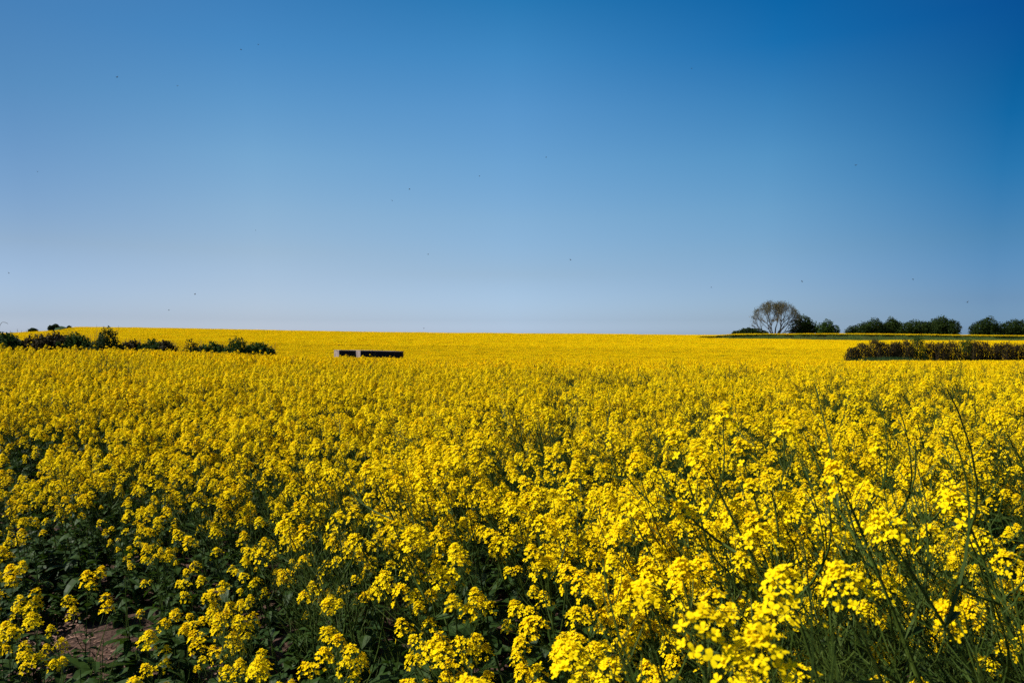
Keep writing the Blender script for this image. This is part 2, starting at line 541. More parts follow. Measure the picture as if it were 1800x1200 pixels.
    def merged(self, heads, nh, hsize=1.0):
        """one mesh for the distant repeats: materials petal, bud, stem, pod, leaf"""
        b = MB()
        b.merge(self.stem, None, {0: 2}); b.merge(self.pods, None, {0: 3}); b.merge(self.leaves, None, {0: 4})
        for m, i in self.heads:
            b.merge(heads[i % nh], m @ Matrix.Scale(hsize, 4))
        return b


PMATS = [M_PETAL, M_BUD, M_STEM, M_POD, M_LEAF]
TALL = [Plant(11, 1.22, 7, .5, 1.0), Plant(12, 1.18, 8, .4, 1.0), Plant(13, 1.25, 6, 1.0, .9), Plant(14, 1.20, 9, .5, 1.0, None, 1.2),
        Plant(15, 1.24, 6, 2.2, .8, None, 1.15, 4), Plant(16, 1.15, 8, .7, 1.0), Plant(17, 1.22, 9, .3, 1.0, None, 1.1), Plant(18, 1.28, 7, 2.4, .7, None, 1.15, 3)]
SHORT = [Plant(31, .62, 3, .2, 1.6), Plant(32, .55, 2, .2, 1.7), Plant(33, .72, 4, .3, 1.6), Plant(34, .48, 1, .1, 1.7)]
ROSETTE = [Plant(41, .30, 0, 0, 2.2, 0), Plant(42, .36, 1, 0, 2.4, 0)]
KINDS = TALL + SHORT + ROSETTE
NT, NS, NR = len(TALL), len(SHORT), len(ROSETTE)


# ------------------------------------------------------------------ where plants stand
def smooth(a, b, x):
    t = np.clip((x - a) / (b - a), 0, 1)
    return t * t * (3 - 2 * t)


def value_noise(x, y, sc, seed=0):
    X = x / sc; Y = y / sc
    i = np.floor(X).astype(int); j = np.floor(Y).astype(int)
    a = X - i; b = Y - j
    a = a * a * (3 - 2 * a); b = b * b * (3 - 2 * b)
    def h(p, q):
        n = (p * 374761393 + q * 668265263 + seed * 974711) & 0xffffffff
        n = ((n ^ (n >> 13)) * 1274126177) & 0xffffffff
        return ((n ^ (n >> 16)) & 0xffff) / 65535.0
    return (h(i, j) * (1 - a) + h(i + 1, j) * a) * (1 - b) + (h(i, j + 1) * (1 - a) + h(i + 1, j + 1) * a) * b


def into_crop(x, y):
    """signed metres inside the crop from its ragged near edge (lower left of the view)"""
    s = ((x + 0.36) + 0.90 * (y - 2.0)) / 1.34
    return s - 0.05 + 0.45 * (value_noise(x + 9.0, y, .55, 31) - .5) + 0.25 * np.sin(x * 2.3 + 1.0) + 0.2 * np.sin(y * 3.1 + x)


NEAR_END, MID_END, FAR_END = 22.0, 62.0, 190.0
# near and middle: one plant each
def jitter_grid(y0, y1, step, wu, wx):
    ys = np.arange(y0, y1, step)
    pts = []
    for y in ys:
        w = wu * max(y, 0) + wx
        xs = np.arange(-w, w, step)
        pts.append(np.stack([xs, np.full_like(xs, y)], 1))
    p = np.concatenate(pts)
    return p + rng.uniform(-.5, .5, p.shape) * step


near = jitter_grid(-1.2, NEAR_END, 0.278, .74, 2.6)
nx, ny = near[:, 0], near[:, 1]
s_in = into_crop(nx, ny)
dens = 0.62 + 0.38 * smooth(-.9, .3, s_in)
def bare_spot(x, y):
    b = np.zeros(np.shape(x), bool)
    for bx, by, br in ((-2.75, 5.0, .30), (-4.6, 7.4, .30), (-2.45, 4.5, .22)):
        b |= np.hypot(x - bx, (y - by) * .8) < br * (1 + .3 * np.sin(x * 9) * np.sin(y * 8))
    return b


bare = bare_spot(nx, ny)
keep = (rng.random(len(nx)) < dens) & ~bare & ((np.hypot(nx, ny) > .95) | (s_in < -.3)) & (np.hypot(nx, ny) > .8)
near = near[keep]; nx, ny = near[:, 0], near[:, 1]; s_in = s_in[keep]
n_near = len(nx)
u01 = rng.random(n_near)
flowery = np.array([0, 1, 2, 3, 5, 6])
kind_i = np.where(s_in > .15, flowery[rng.integers(0, 6, n_near)], 0)
podzone = value_noise(nx + 40, ny, .8, 21) + .25 * smooth(-2.0, 1.0, nx) - .25
podzone = podzone + .07 * smooth(-1.2, .4, nx) * (1 - smooth(4.5, 8.0, ny))
podzone = podzone + .36 * np.exp(-((nx - .85) ** 2 + (ny - 1.6) ** 2) / .22)
kind_i = np.where((s_in > .15) & (podzone > .52 + .25 * rng.random(n_near)), np.where(rng.random(n_near) < .5, 4, 7), kind_i)
edge = (s_in <= .15) & (s_in > -.7)
kind_i = np.where(edge, np.where(u01 < .55, NT + rng.integers(0, NS, n_near), np.where(u01 < .66, rng.integers(0, NT, n_near), NT + NS + rng.integers(0, NR, n_near))), kind_i)
kind_i = np.where(s_in <= -.7, np.where(u01 < .24, NT + rng.integers(0, NS, n_near), NT + NS + rng.integers(0, NR, n_near)), kind_i)
hs_ = .93 + .13 * (value_noise(nx, ny, 1.1, 3) - .5) * 2 + rng.normal(0, .045, n_near)
hs_ *= 1 - .22 * (1 - smooth(.1, 1.3, s_in)) * (kind_i < NT)
hs_ *= 1 + .16 * smooth(.2, 1.0, nx) * (1 - smooth(1.6, 3.6, ny))            # tall stand close by on the right
hs_ *= np.where((kind_i == 4) | (kind_i == 7), 1.09, 1.0)
hs_ = np.clip(hs_, .6, 1.4)
leanx = -R(1) * (5 + 17 * rng.random(n_near) * (.35 + .65 * smooth(-2.5, 1.0, nx)))
leanx *= (kind_i < NT)
leanx *= np.where((kind_i == 4) | (kind_i == 7), 1.75, 1.0)
leany = R(1) * rng.normal(0, 5, n_near)
rotz = rng.uniform(0, 2 * math.pi, n_near)
gzn = ground(nx, ny)

# no crop plant where a shallow gap shows dark stems (left of the middle)
mid = jitter_grid(NEAR_END, MID_END, .31, .72, 3.0)
mx, my = mid[:, 0], mid[:, 1]


# ------------------------------------------------------------------ one-off plants of the front
def head_obj_meshes():
    return [h.mesh('flower_head', [M_PETAL, M_BUD, M_STEM]) for h in HEADS]


HEAD_ME = head_obj_meshes()
PROTO = []
GROUP_PLANT = 'flowering rape plants along the near edge of the crop'


def make_plant_proto(p):
    root = empty('rape_plant')
    many = len(p.pods.f) > 700
    st = MB(); st.merge(p.stem)
    if not many: st.merge(p.pods, None, {0: 1})
    st.build('stem', [M_STEM, M_POD], root)
    if p.leaves.f: p.leaves.build('leaves', M_LEAF, root)
    if many:
        for g in p.pod_groups: g.build('seed_pods', M_POD, root)
    for m, i in p.heads:
        o = bpy.data.objects.new('flower_head', HEAD_ME[i]); C.objects.link(o)
        o.parent = root; o.matrix_local = m
    return root


def copy_tree(root):
    r = root.copy(); C.objects.link(r)
    for ch in root.children:
        c = ch.copy(); C.objects.link(c); c.parent = r
    return r


def tilt_euler(lx, ly, rz):
    q = Quaternion((0, 1, 0), lx) @ Quaternion((1, 0, 0), ly) @ Quaternion((0, 0, 1), rz)
    return q.to_euler()


rot_near = np.array([tuple(tilt_euler(a, b, c)) for a, b, c in zip(leanx, leany, rotz)])

# which 300 show largest: near ones whose top stands inside the frame
topz = gzn + hs_ * np.array([KINDS[k].H for k in kind_i])
tx = nx + np.sin(leanx) * hs_ * np.array([KINDS[k].H for k in kind_i])
dist = np.hypot(nx, ny)
row = EYE + FPX * (CAM_Z - topz) / np.maximum(ny, .05)
colp = 900 + FPX * tx / np.maximum(ny, .05)
infr = (ny > .6) & (row < 1215) & (colp > -30) & (colp < 1830)
order = np.argsort(np.where(infr, dist, 1e9))
N_IND = 285
chosen = [int(i) for i in order[:N_IND] if infr[i]]
is_ind = np.zeros(n_near, bool); is_ind[chosen] = True

PROTO = {}
def plant_label(k, s):
    if k >= NT + NS: return 'low leafy rape plant without flowers on the bare soil at the crop edge', 'low leafy plants at the bare crop edge'
    if k >= NT: return 'short leafy rape plant with only a few small flower heads at the thin crop edge', 'short rape plants at the thin crop edge'
    if k in (4, 7): return 'tall rape plant, few yellow heads above long stems lined with green pods, close by', 'podded rape plants close by in the crop'
    return 'tall bushy rape plant crowded with yellow flower heads, close by in the crop', 'bushy rape plants close by in the crop'


def place_plant(k, loc, rot, sc, label=None, group=None):
    if k not in PROTO:
        PROTO[k] = make_plant_proto(KINDS[k]); o = PROTO[k]
    else:
        o = copy_tree(PROTO[k])
    o.location = loc; o.rotation_euler = rot; o.scale = (sc, sc, sc)
    if sc > 1.0:
        for ch in o.children:
            if ch.name.startswith('flower_head'): ch.scale = ch.scale * (1.0 / sc)
    l, g = plant_label(k, 0)
    tag(o, label or l, 'plant', group or g)
    return o


for i in chosen:
    k = int(kind_i[i])
    place_plant(k, (nx[i], ny[i], gzn[i] - .01), rot_near[i], float(hs_[i]))

# single plants that stand out in the photograph: where their top head is (column, row, distance), kind and label
SPECIAL = [
    (1335, 1130, 1.12, 7, -7, 'tall rape plant with one big round flower head, low at the front right'),
    (1240, 1075, 1.12, 4, -12, 'rape plant whose blurred bright flower heads rise nearest in front of the crop'),
    (1375, 1000, 1.40, 4, -10, 'rape plant with a wide dome of yellow flowers beside a tangle of dark seed pods'),
    (1272, 725, 2.30, 2, -14, 'tallest rape plant of the middle crop, its top head clear above its neighbours'),
    (796, 1050, 1.60, 3, -4, 'rape plant with a pale rounded top head low in the middle of the crop'),
    (1480, 1010, 1.50, 7, -24, 'leaning rape plant dense with dark bare seed pods and few flowers'),
    (1380, 750, 2.5, 2, -12, 'tall rape plant with twin top heads just behind the tallest one'),
    (1225, 790, 2.2, 4, -20, 'tall leaning rape plant with a long dark stem below one rounded head'),
]
for (px, rw, d, k, ln, lab) in SPECIAL:
    x = at(px, d); zt = zc(rw, d)
    rot = tilt_euler(R(ln), 0, random.uniform(0, 6.28))
    v = max((rot.to_matrix() @ h[0].translation for h in KINDS[k].heads), key=lambda w: w.z)
    g0 = gz(x, d)
    sc = (zt - g0) / v.z
    place_plant(k, (x - v.x * sc, d - v.y * sc, g0 - .01), rot, sc, lab, 'single rape plants standing out of the crop')

# ------------------------------------------------------------------ the crop as a mass
def proto_obj(mb, mats, name):
    return bpy.data.objects.new(name, mb.mesh(name, mats))          # never linked: read by the crop's own node tree only


def far_patch(seed, size, n_heads, hr, quads, H=1.15, tops=.23):
    """a square of crop seen from far: clumps of petals on stems, some green between"""
    rnd = random.Random(seed)
    b = MB()
    for i in range(n_heads):
        x = rnd.uniform(-.5, .5) * size; y = rnd.uniform(-.5, .5) * size
        z = H * (1 - abs(rnd.gauss(0, tops)))
        for q in range(quads):
            d = Vector((rnd.gauss(0, 1), rnd.gauss(0, 1), rnd.gauss(.6, .8))).normalized()
            p = Vector((x, y, z)) + d * hr * .7
            n = (d + Vector((rnd.gauss(0, .5), rnd.gauss(0, .5), rnd.gauss(.3, .5)))).normalized()
            a = n.orthogonal().normalized(); c = n.cross(a)
            w = hr * rnd.uniform(.45, .75)
            b.add([p - a * w - c * w, p + a * w - c * w, p + a * w + c * w, p - a * w + c * w], [(0, 1, 2, 3)], 0)
        a = rnd.uniform(0, 3.14); w = .008 if hr < .05 else .014
        dx, dy = math.cos(a) * w, math.sin(a) * w
        lx = rnd.uniform(-.05, .12); ly = rnd.uniform(-.06, .06)
        zb = max(z - .65, .1)
        b.add([(x + lx - dx, y + ly - dy, zb), (x + lx + dx, y + ly + dy, zb), (x + dx, y + dy, z), (x - dx, y - dy, z)], [(0, 1, 2, 3)], 2)
    # leafy layer
    for i in range(int(n_heads * .8)):
        x = rnd.uniform(-.5, .5) * size; y = rnd.uniform(-.5, .5) * size; z = rnd.uniform(.25, .82) * H
        n = Vector((rnd.gauss(0, 1), rnd.gauss(0, 1), rnd.gauss(.5, .6))).normalized()
        a = n.orthogonal().normalized(); c = n.cross(a); w = rnd.uniform(.05, .10) * (1 if hr < .05 else 1.5)
        p = Vector((x, y, z))
        b.add([p - a * w - c * w * .5, p + a * w - c * w * .5, p + a * w + c * w * .5, p - a * w + c * w * .5], [(0, 1, 2, 3)], 4 if i % 3 else 3)
    return b


L0 = [proto_obj(p.merged(HEADS, 8), PMATS, 'near_plant') for p in KINDS]
L1 = [proto_obj(p.merged(HEADS_MID, 4, 1.15), PMATS, 'mid_plant') for p in TALL]
L2 = [proto_obj(far_patch(60 + i, 2.0, 300, .036, 6), PMATS, 'far_patch') for i in range(4)]
L3 = [proto_obj(far_patch(70 + i, 4.0, 640, .062, 5), PMATS, 'distant_patch') for i in range(4)]

P, RO, SC, LOD, VAR = [], [], [], [], []
def put(x, y, z, rot, sc, lod, var):
    P.append(np.stack([x, y, z], 1)); RO.append(rot); SC.append(sc); LOD.append(np.full(len(x), lod)); VAR.append(var)


# near plants that are not single objects
sel = ~is_ind
tallsel = sel
for k in range(len(KINDS)):
    pass
put(nx[sel], ny[sel], gzn[sel] - .01, rot_near[sel], np.repeat(hs_[sel, None], 3, 1), 0, kind_i[sel])
# low leaves under the near crop
und = jitter_grid(.9, 11.0, .25, .70, 1.0)
ux, uy = und[:, 0], und[:, 1]
uk = ~bare_spot(ux, uy)
ux, uy = ux[uk], uy[uk]
nu = len(ux)
us_ = rng.uniform(.7, 1.3, nu) + .35 * (into_crop(ux, uy) < .3)
put(ux, uy, ground(ux, uy) - .02, np.stack([rng.normal(0, .1, nu), rng.normal(0, .1, nu), rng.uniform(0, 6.28, nu)], 1), np.repeat(us_[:, None], 3, 1), 0, NT + NS + rng.integers(0, NR, nu))
# middle
nm = len(mx)
sc = np.interp(my, [NEAR_END, 45.0], [.90, .82]) + .10 * (value_noise(mx, my, 2.2, 8) - .5) * 2 + rng.normal(0, .05, nm)
lean = -R(1) * (4 + 14 * rng.random(nm))
rm = np.array([tuple(tilt_euler(a, b, c)) for a, b, c in zip(lean, R(1) * rng.normal(0, 4, nm), rng.uniform(0, 6.28, nm))])
put(mx, my, ground(mx, my) - .02, rm, np.repeat(sc[:, None], 3, 1), 1, rng.integers(0, NT, nm))


def off_crop(x, y):
    """places without rape in the far part: hedges, the bunker, the grass bank"""
    px = 900 + FPX * x / np.maximum(y, 1)
    a = (px > 1225) & (y > 329.5) & (y < BANK_D + .6)
    h1 = (px > 1485) & (y > 98) & (y < 104)
    h2 = (px < 485) & (y > 74.5) & (y < 86)
    bk = (px > 588) & (px < 714) & (y > 91.5) & (y < 100)
    return a | h1 | h2 | bk


f2 = jitter_grid(MID_END, FAR_END, 1.55, .71, 4)
fx, fy = f2[:, 0], f2[:, 1]
ok = ~off_crop(fx, fy)
fx, fy = fx[ok], fy[ok]
nf = len(fx)
zs = .90 + .12 * (value_noise(fx, fy, 5, 4) - .5) * 2 + rng.normal(0, .03, nf)
sc2 = np.stack([np.ones(nf), np.ones(nf), zs], 1)
put(fx, fy, ground(fx, fy) - .03, np.stack([np.zeros(nf), np.zeros(nf), rng.integers(0, 4, nf) * math.pi / 2 + rng.normal(0, .1, nf)], 1), sc2, 2, rng.integers(0, 4, nf))

f3 = jitter_grid(FAR_END, 408, 2.9, .70, 4)
fx, fy = f3[:, 0], f3[:, 1]
ok = ~off_crop(fx, fy)
fx, fy = fx[ok], fy[ok]
nf = len(fx)
zs = 1.0 + .10 * (value_noise(fx, fy, 9, 4) - .5) * 2 + rng.normal(0, .03, nf)
sc3 = np.stack([np.ones(nf), np.ones(nf), zs], 1)
put(fx, fy, ground(fx, fy) - .05, np.stack([np.zeros(nf), np.zeros(nf), rng.integers(0, 4, nf) * math.pi / 2 + rng.normal(0, .1, nf)], 1), sc3, 3, rng.integers(0, 4, nf))

ex = np.arange(at(1215, 339), at(1900, 345), 1.3)
for yy in (339.2, 340.8, 342.6, 345.0):
    e1 = ex + rng.uniform(-.6, .6, len(ex)); e2 = yy + rng.uniform(-.5, .5, len(ex)) + 2.0
    put(e1, e2, ground(e1, e2) - .02, np.stack([np.zeros(len(ex)), np.zeros(len(ex)), rng.uniform(0, 6.28, len(ex))], 1), np.stack([np.ones(len(ex)), np.ones(len(ex)), rng.uniform(.9, 1.15, len(ex))], 1), 2, rng.integers(0, 4, len(ex)))
P = np.concatenate(P); RO = np.concatenate(RO); SC = np.concatenate(SC)
LOD = np.concatenate(LOD); VAR = np.concatenate(VAR)


def scatter(name, P, RO, SC, LOD, VAR, lods):
    me = bpy.data.meshes.new(name)
    me.vertices.add(len(P))
    me.vertices.foreach_set('co', P.astype(np.float32).ravel())
    for nm, dt, arr, key in (('rot', 'FLOAT_VECTOR', RO, 'vector'), ('scl', 'FLOAT_VECTOR', SC, 'vector')):
        me.attributes.new(nm, dt, 'POINT').data.foreach_set(key, arr.astype(np.float32).ravel())
    flat = {}
    code = np.zeros(len(P), np.int32); base = 0
    for li, protos in enumerate(lods):
        code[LOD == li] = base + VAR[LOD == li]; base += len(protos)
    me.attributes.new('code', 'INT', 'POINT').data.foreach_set('value', code)
    o = bpy.data.objects.new(name, me); C.objects.link(o)
    ng = bpy.data.node_groups.new(name, 'GeometryNodeTree')
    ng.interface.new_socket('Geometry', in_out='INPUT', socket_type='NodeSocketGeometry')
    ng.interface.new_socket('Geometry', in_out='OUTPUT', socket_type='NodeSocketGeometry')
    N = ng.nodes; L = ng.links
    gi = N.new('NodeGroupInput'); go = N.new('NodeGroupOutput')
    def attr(n, t):
        a = N.new('GeometryNodeInputNamedAttribute'); a.data_type = t; a.inputs['Name'].default_value = n
        return [s for s in a.outputs if s.enabled and s.name == 'Attribute'][0]
    rot = attr('rot', 'FLOAT_VECTOR'); scl = attr('scl', 'FLOAT_VECTOR'); cod = attr('code', 'INT')
    e2r = N.new('FunctionNodeEulerToRotation'); L.new(rot, e2r.inputs[0])
    jn = N.new('GeometryNodeJoinGeometry')
    c = 0
    for protos in lods:
        for pr in protos:
            oi = N.new('GeometryNodeObjectInfo'); oi.inputs['Object'].default_value = pr
            oi.inputs['As Instance'].default_value = False
            cp = N.new('FunctionNodeCompare'); cp.data_type = 'INT'; cp.operation = 'EQUAL'
            ins = [s for s in cp.inputs if s.enabled]
            L.new(cod, ins[0]); ins[1].default_value = c
            ip = N.new('GeometryNodeInstanceOnPoints')
            L.new(gi.outputs[0], ip.inputs['Points']); L.new(cp.outputs[0], ip.inputs['Selection'])
            L.new(oi.outputs['Geometry'], ip.inputs['Instance'])
            L.new(e2r.outputs[0], ip.inputs['Rotation']); L.new(scl, ip.inputs['Scale'])
            L.new(ip.outputs[0], jn.inputs[0])
            c += 1
    L.new(jn.outputs[0], go.inputs[0])
    md = o.modifiers.new('scatter', 'NODES'); md.node_group = ng
    return o


crop = scatter('rape_crop', P, RO, SC, LOD, VAR, [L0, L1, L2, L3])
tag(crop, 'dense yellow rape crop in full flower covering the whole rolling field to the horizon', 'crop', None, 'stuff')
print('crop points', len(P), [int((LOD == i).sum()) for i in range(4)], 'individuals', len(chosen))

# ------------------------------------------------------------------ straw litter on the bare soil
def straw_litter():
    b = MB()
    rnd = random.Random(5)
    k = 0
    while k < 26000:
        x = rnd.uniform(-6, 0.2); y = rnd.uniform(1.2, 8.5)
        if into_crop(np.array([x]), np.array([y]))[0] > .5: continue
        z = gz(x, y) + rnd.uniform(.02, .045)
        a = rnd.uniform(0, 6.28); L = rnd.uniform(.006, .028); w = rnd.uniform(.0015, .0045)
        d = Vector((math.cos(a), math.sin(a), rnd.uniform(-.3, .3))); s = Vector((-math.sin(a), math.cos(a), rnd.uniform(-.5, .5)))
        p = Vector((x, y, z))
        b.add([p - d * L - s * w, p + d * L - s * w, p + d * L + s * w, p - d * L + s * w], [(0, 1, 2, 3)], 0)
        k += 1
    m = rough_mat('straw', (0.09, 0.045, 0.03), (0.30, 0.18, 0.125), 30.0, .8, 0)
    o = b.build('straw_litter', m)
    tag(o, 'pale brown straw litter strewn on the bare reddish soil', 'litter', None, 'stuff')


straw_litter()

# ------------------------------------------------------------------ trees and shrubs
M_BARK = rough_mat('bark', (0.034, 0.031, 0.027), (0.085, 0.078, 0.068), 4.0, .9, .4, 5, 'Object', (1, 1, .3))
M_TWIG = rough_mat('brown_twig', (0.028, 0.019, 0.011), (0.070, 0.044, 0.024), 2.0, .9, 0)
M_DARKLEAF = leaf_mat('dark_leaf', (0.011, 0.022, 0.004), (0.025, 0.042, 0.007), .2, (.03, .06, .01), .7, .35, .06)
M_BUSHLEAF = leaf_mat('bush_leaf', (0.016, 0.034, 0.005), (0.032, 0.058, 0.008), .22, (.04, .09, .01), .7, .8, .06)
M_BROWNLEAF = leaf_mat('brown_leaf', (0.020, 0.018, 0.007), (0.044, 0.033, 0.012), .25, None, .7, 1.2, .08)
M_SPRING = leaf_mat('spring_leaf', (0.075, 0.070, 0.028), (0.105, 0.095, 0.036), .35, None, .5, .4)
M_GRASS = leaf_mat('bank_grass', (0.085, 0.150, 0.028), (0.130, 0.190, 0.040), .45, None, .6, .15, .1)


def leaf_cloud(b, blobs, n, size, rnd, shell=.55, mat=0, aspect=.6):
    """many leaf-sized faces through the volume of some overlapping lumps"""
    vol = [bl[3] * bl[4] * bl[5] for bl in blobs]
    tot = sum(vol)
    for bl, vv in zip(blobs, vol):
        cx, cy, cz, rx, ry, rz = bl[:6]
        m = max(20, int(n * vv / tot))
        for i in range(int(m * 1.7)):
            d = Vector((rnd.gauss(0, 1), rnd.gauss(0, 1), rnd.gauss(0, 1))).normalized()
            r = shell + (1 - shell) * rnd.random() ** .6
            r *= 1 + .14 * math.sin(d.x * 5 + cx * 3) * math.sin(d.z * 6 + cy) + .12 * math.sin(d.y * 9 + d.x * 7)
            if rnd.random() < .05: r *= rnd.uniform(1.0, 1.12)
            p = Vector((cx + d.x * rx * r, cy + d.y * ry * r, cz + d.z * rz * r))
            if p.z < 0.05: continue
            nn = (d + Vector((rnd.gauss(0, .7), rnd.gauss(0, .7), rnd.gauss(.2, .7)))).normalized()
            a = nn.orthogonal().normalized(); a = (Quaternion(nn, rnd.uniform(0, 6.28)) @ a); c = nn.cross(a)
            w = size * rnd.uniform(.6, 1.3)
            b.add([p - a * w, p - c * w * aspect, p + a * w, p + c * w * aspect], [(0, 1, 2, 3)], mat)


def stems_for(b, blobs, rnd, r0, n_each=3):
    for bl in blobs:
        cx, cy, cz, rx, ry, rz = bl[:6]
        for k in range(n_each):
            e = Vector((cx + rnd.uniform(-.6, .6) * rx, cy + rnd.uniform(-.6, .6) * ry, cz + rnd.uniform(-.2, .75) * rz))
            f = Vector((cx * .55 + rnd.uniform(-.2, .2), cy * .5 + rnd.uniform(-.2, .2), -.2))
            m = Vector((f.x + (e.x - f.x) * .25, f.y + (e.y - f.y) * .25, e.z * .6))
            pts = bezier(f, m, e, 5)
            b.tube(pts, [r0 * (1 - .8 * i / 5) for i in range(6)], 4, 0)


def bush(name, px, d, rows, width_px, label, group, seed, leaf=None, n=2600, size=None, lumps=5, cat='bush', twigs=0, flat=False, crown='crown'):
    """bush whose top is at rows[0], of the given width in photo pixels at distance d"""
    rnd = random.Random(seed)
    x = at(px, d); g = gz(x, d)
    W = width_px / FPX * d; H = zc(rows, d) - g
    root = empty(name, (x, d, g))
    blobs = []
    for k in range(lumps):
        t = (k + .5) / lumps - .5
        h = H * (1 - (.35 if not flat else .12) * abs(2 * t) ** 1.6) * rnd.uniform(.86, 1.0)
        if k == lumps // 2: h = H
        rx = W / lumps * rnd.uniform(.8, 1.15)
        rx = max(rx, W * .2)
        cx = t * (W - rx * .9)
        ry = min(W * .35, H * .5) * rnd.uniform(.7, 1.1)
        blobs.append((cx, rnd.uniform(-.25, .25) * ry, h * .58, rx, ry, h * .44))
        blobs.append((cx + rnd.uniform(-.3, .3) * rx, rnd.uniform(-.3, .3) * ry, h * .30, rx * 1.05, ry, h * .32))
    b = MB(); stems_for(b, blobs, rnd, max(.025, H * .014), 2)
    if twigs:
        for k in range(twigs):
            bx = rnd.uniform(-.48, .48) * W; h = H * rnd.uniform(.75, 1.08)
            lx = rnd.uniform(-.12, .12) * H
            b.tube(bezier((bx, rnd.uniform(-.4, .4), -.2), (bx + lx * .2, 0, h * .6), (bx + lx, rnd.uniform(-.5, .5), h), 4), [.03, .026, .02, .014, .008], 3, 0, cap=False)
    b.build('trunk', M_BARK, root)
    c = MB()
    leaf_cloud(c, blobs, n, size or d * .0011, rnd)
    c.build(crown, leaf or M_DARKLEAF, root)
    tag(root, label, cat, group)
    return root


def bare_tree(px, d, top_row, width_px, seed):
    """broad old tree in thin new leaf: several limbs fan out from the foot"""
    rnd = random.Random(seed)
    x = at(px, d); g = gz(x, d)
    H = zc(top_row, d) - g; W = width_px / FPX * d
    root = empty('spreading_tree', (x, d, g))
    b = MB(); leaf = MB()
    tips = []
    def inside(p):
        zc_ = H * .44
        ex = p.x / (W * .5)
        ez = (p.z - zc_) / (H * .545) if p.z > zc_ else (p.z - zc_) / (H * .60)
        return ex * ex + ez * ez + (p.y / (W * .45)) ** 2 < 1.0
    def grow(p, dr, L, r, lev):
        n = 3
        pts = [p]
        q = p
        for i in range(n):
            dr = (dr + Vector((rnd.gauss(0, .10), rnd.gauss(0, .10), .03))).normalized()
            q = q + dr * L / n
            pts.append(q)
        if lev > 1 and not inside(pts[-1]):
            pts = [pts[0], pts[0] + (pts[-1] - pts[0]) * .5]
            q = pts[-1]
        b.tube(pts, [r * (1 - .35 * i / (len(pts) - 1)) for i in range(len(pts))], 5 if lev < 3 else 3, 0, cap=False)
        if lev >= 3: tips.append(q)
        if lev >= 6 or not inside(q): tips.append(q); return
        k = 2 if rnd.random() < .55 else 3
        for i in range(k):
            ax = dr.orthogonal().normalized(); ax = Quaternion(dr, rnd.uniform(0, 6.28)) @ ax
            ang = rnd.uniform(.28, .62)
            nd = (dr * math.cos(ang) + ax * math.sin(ang) + Vector((0, 0, .05))).normalized()
            grow(q, nd, L * rnd.uniform(.72, .9), r * rnd.uniform(.58, .72), lev + 1)
    limbs = [(-80, .2, -.1), (-66, .24, .3), (-50, .28, -.2), (-36, .28, .2), (-22, .40, -.1), (-4, .46, .1), (14, .46, -.15), (30, .34, .15), (46, .28, -.2), (62, .26, .2), (78, .2, 0), (-34, .28, .5), (28, .30, -.5)]
    for a, r, yy in limbs:
        t = R(a + rnd.uniform(-4, 4))
        dr = Vector((math.sin(t), yy * .5, math.cos(t))).normalized()
        f = Vector((math.sin(t) * 1.6, yy, -.3))
        grow(f, dr, H * (.25 if abs(a) < 60 else .30), r, 0)
    b.build('trunk', M_BARK, root)
    for p in tips:
        for i in range(2):
            q = p + Vector((rnd.gauss(0, .5), rnd.gauss(0, .5), rnd.gauss(0, .5)))
            nn = Vector((rnd.gauss(0, 1), rnd.gauss(0, 1), rnd.gauss(0, 1))).normalized()
            a = nn.orthogonal().normalized(); c = nn.cross(a); w = rnd.uniform(.12, .26)
            leaf.add([q - a * w, q - c * w * .6, q + a * w, q + c * w * .6], [(0, 1, 2, 3)], 0)
    leaf.build('crown', M_SPRING, root)
    tag(root, 'large spreading tree in thin brownish new leaf, sky showing through its fan of limbs', 'tree')
    print('tree tips', len(tips))


TD = 378.0
bare_tree(1363, TD, 529, 78, 5)
HG = 'dark trees and bushes along the far field edge'
bush('dark_shrub', 1318, TD - 6, 576, 62, 'low dark shrub spreading at the left foot of the large spreading tree', HG, 21, M_DARKLEAF, 1500, .5, 5, 'shrub')
bush('round_bush', 1412, TD + 4, 554, 44, 'dark pointed bush close on the right of the large spreading tree', HG, 22, M_DARKLEAF, 2600, .45, 3)
bush('round_bush', 1455, TD, 562, 38, 'small round green-tinged bush standing alone between two gaps of sky', HG, 23, M_BUSHLEAF, 1800, .42, 3)
bush('small_bush', 1497, TD + 4, 572, 18, 'smallest dark bush at the left end of the long row of trees', HG, 24, M_DARKLEAF, 700, .38, 2)
bush('hedge_tree', 1531, TD + 2, 560, 56, 'dark round-topped tree sloping down to the smallest bush at the start of the row', HG, 25, M_DARKLEAF, 4000, .38, 4, 'tree')
bush('hedge_tree', 1568, TD + 4, 558, 34, 'dark upright tree in the long row, before its low middle stretch', HG, 26, M_DARKLEAF, 3400, .38, 3, 'tree')
bush('hedge_tree', 1610, TD + 2, 562, 64, 'lower flat-topped tree making the middle stretch of the long tree row', HG, 27, M_DARKLEAF, 4400, .38, 5, 'tree', 0, True)
bush('hedge_tree', 1658, TD, 555, 52, 'tallest broad tree at the right end of the long tree row, beside the sky gap', HG, 28, M_DARKLEAF, 5200, .38, 5, 'tree', 0, True)
bush('hedge_tree', 1732, TD, 557, 50, 'dark dome-shaped tree just right of the sky gap in the tree row', HG, 29, M_DARKLEAF, 4600, .38, 4, 'tree')
bush('hedge_tree', 1785, TD + 3, 561, 66, 'flat-topped dark tree at the right edge of the view behind the dome-shaped one', HG, 30, M_DARKLEAF, 4600, .38, 5, 'tree', 0, True)
bush('hedge_tree', 1850, TD + 3, 560, 60, 'dark tree continuing the tree row past the right edge of the view', HG, 31, M_DARKLEAF, 3400, .38, 4, 'tree', 0, True)

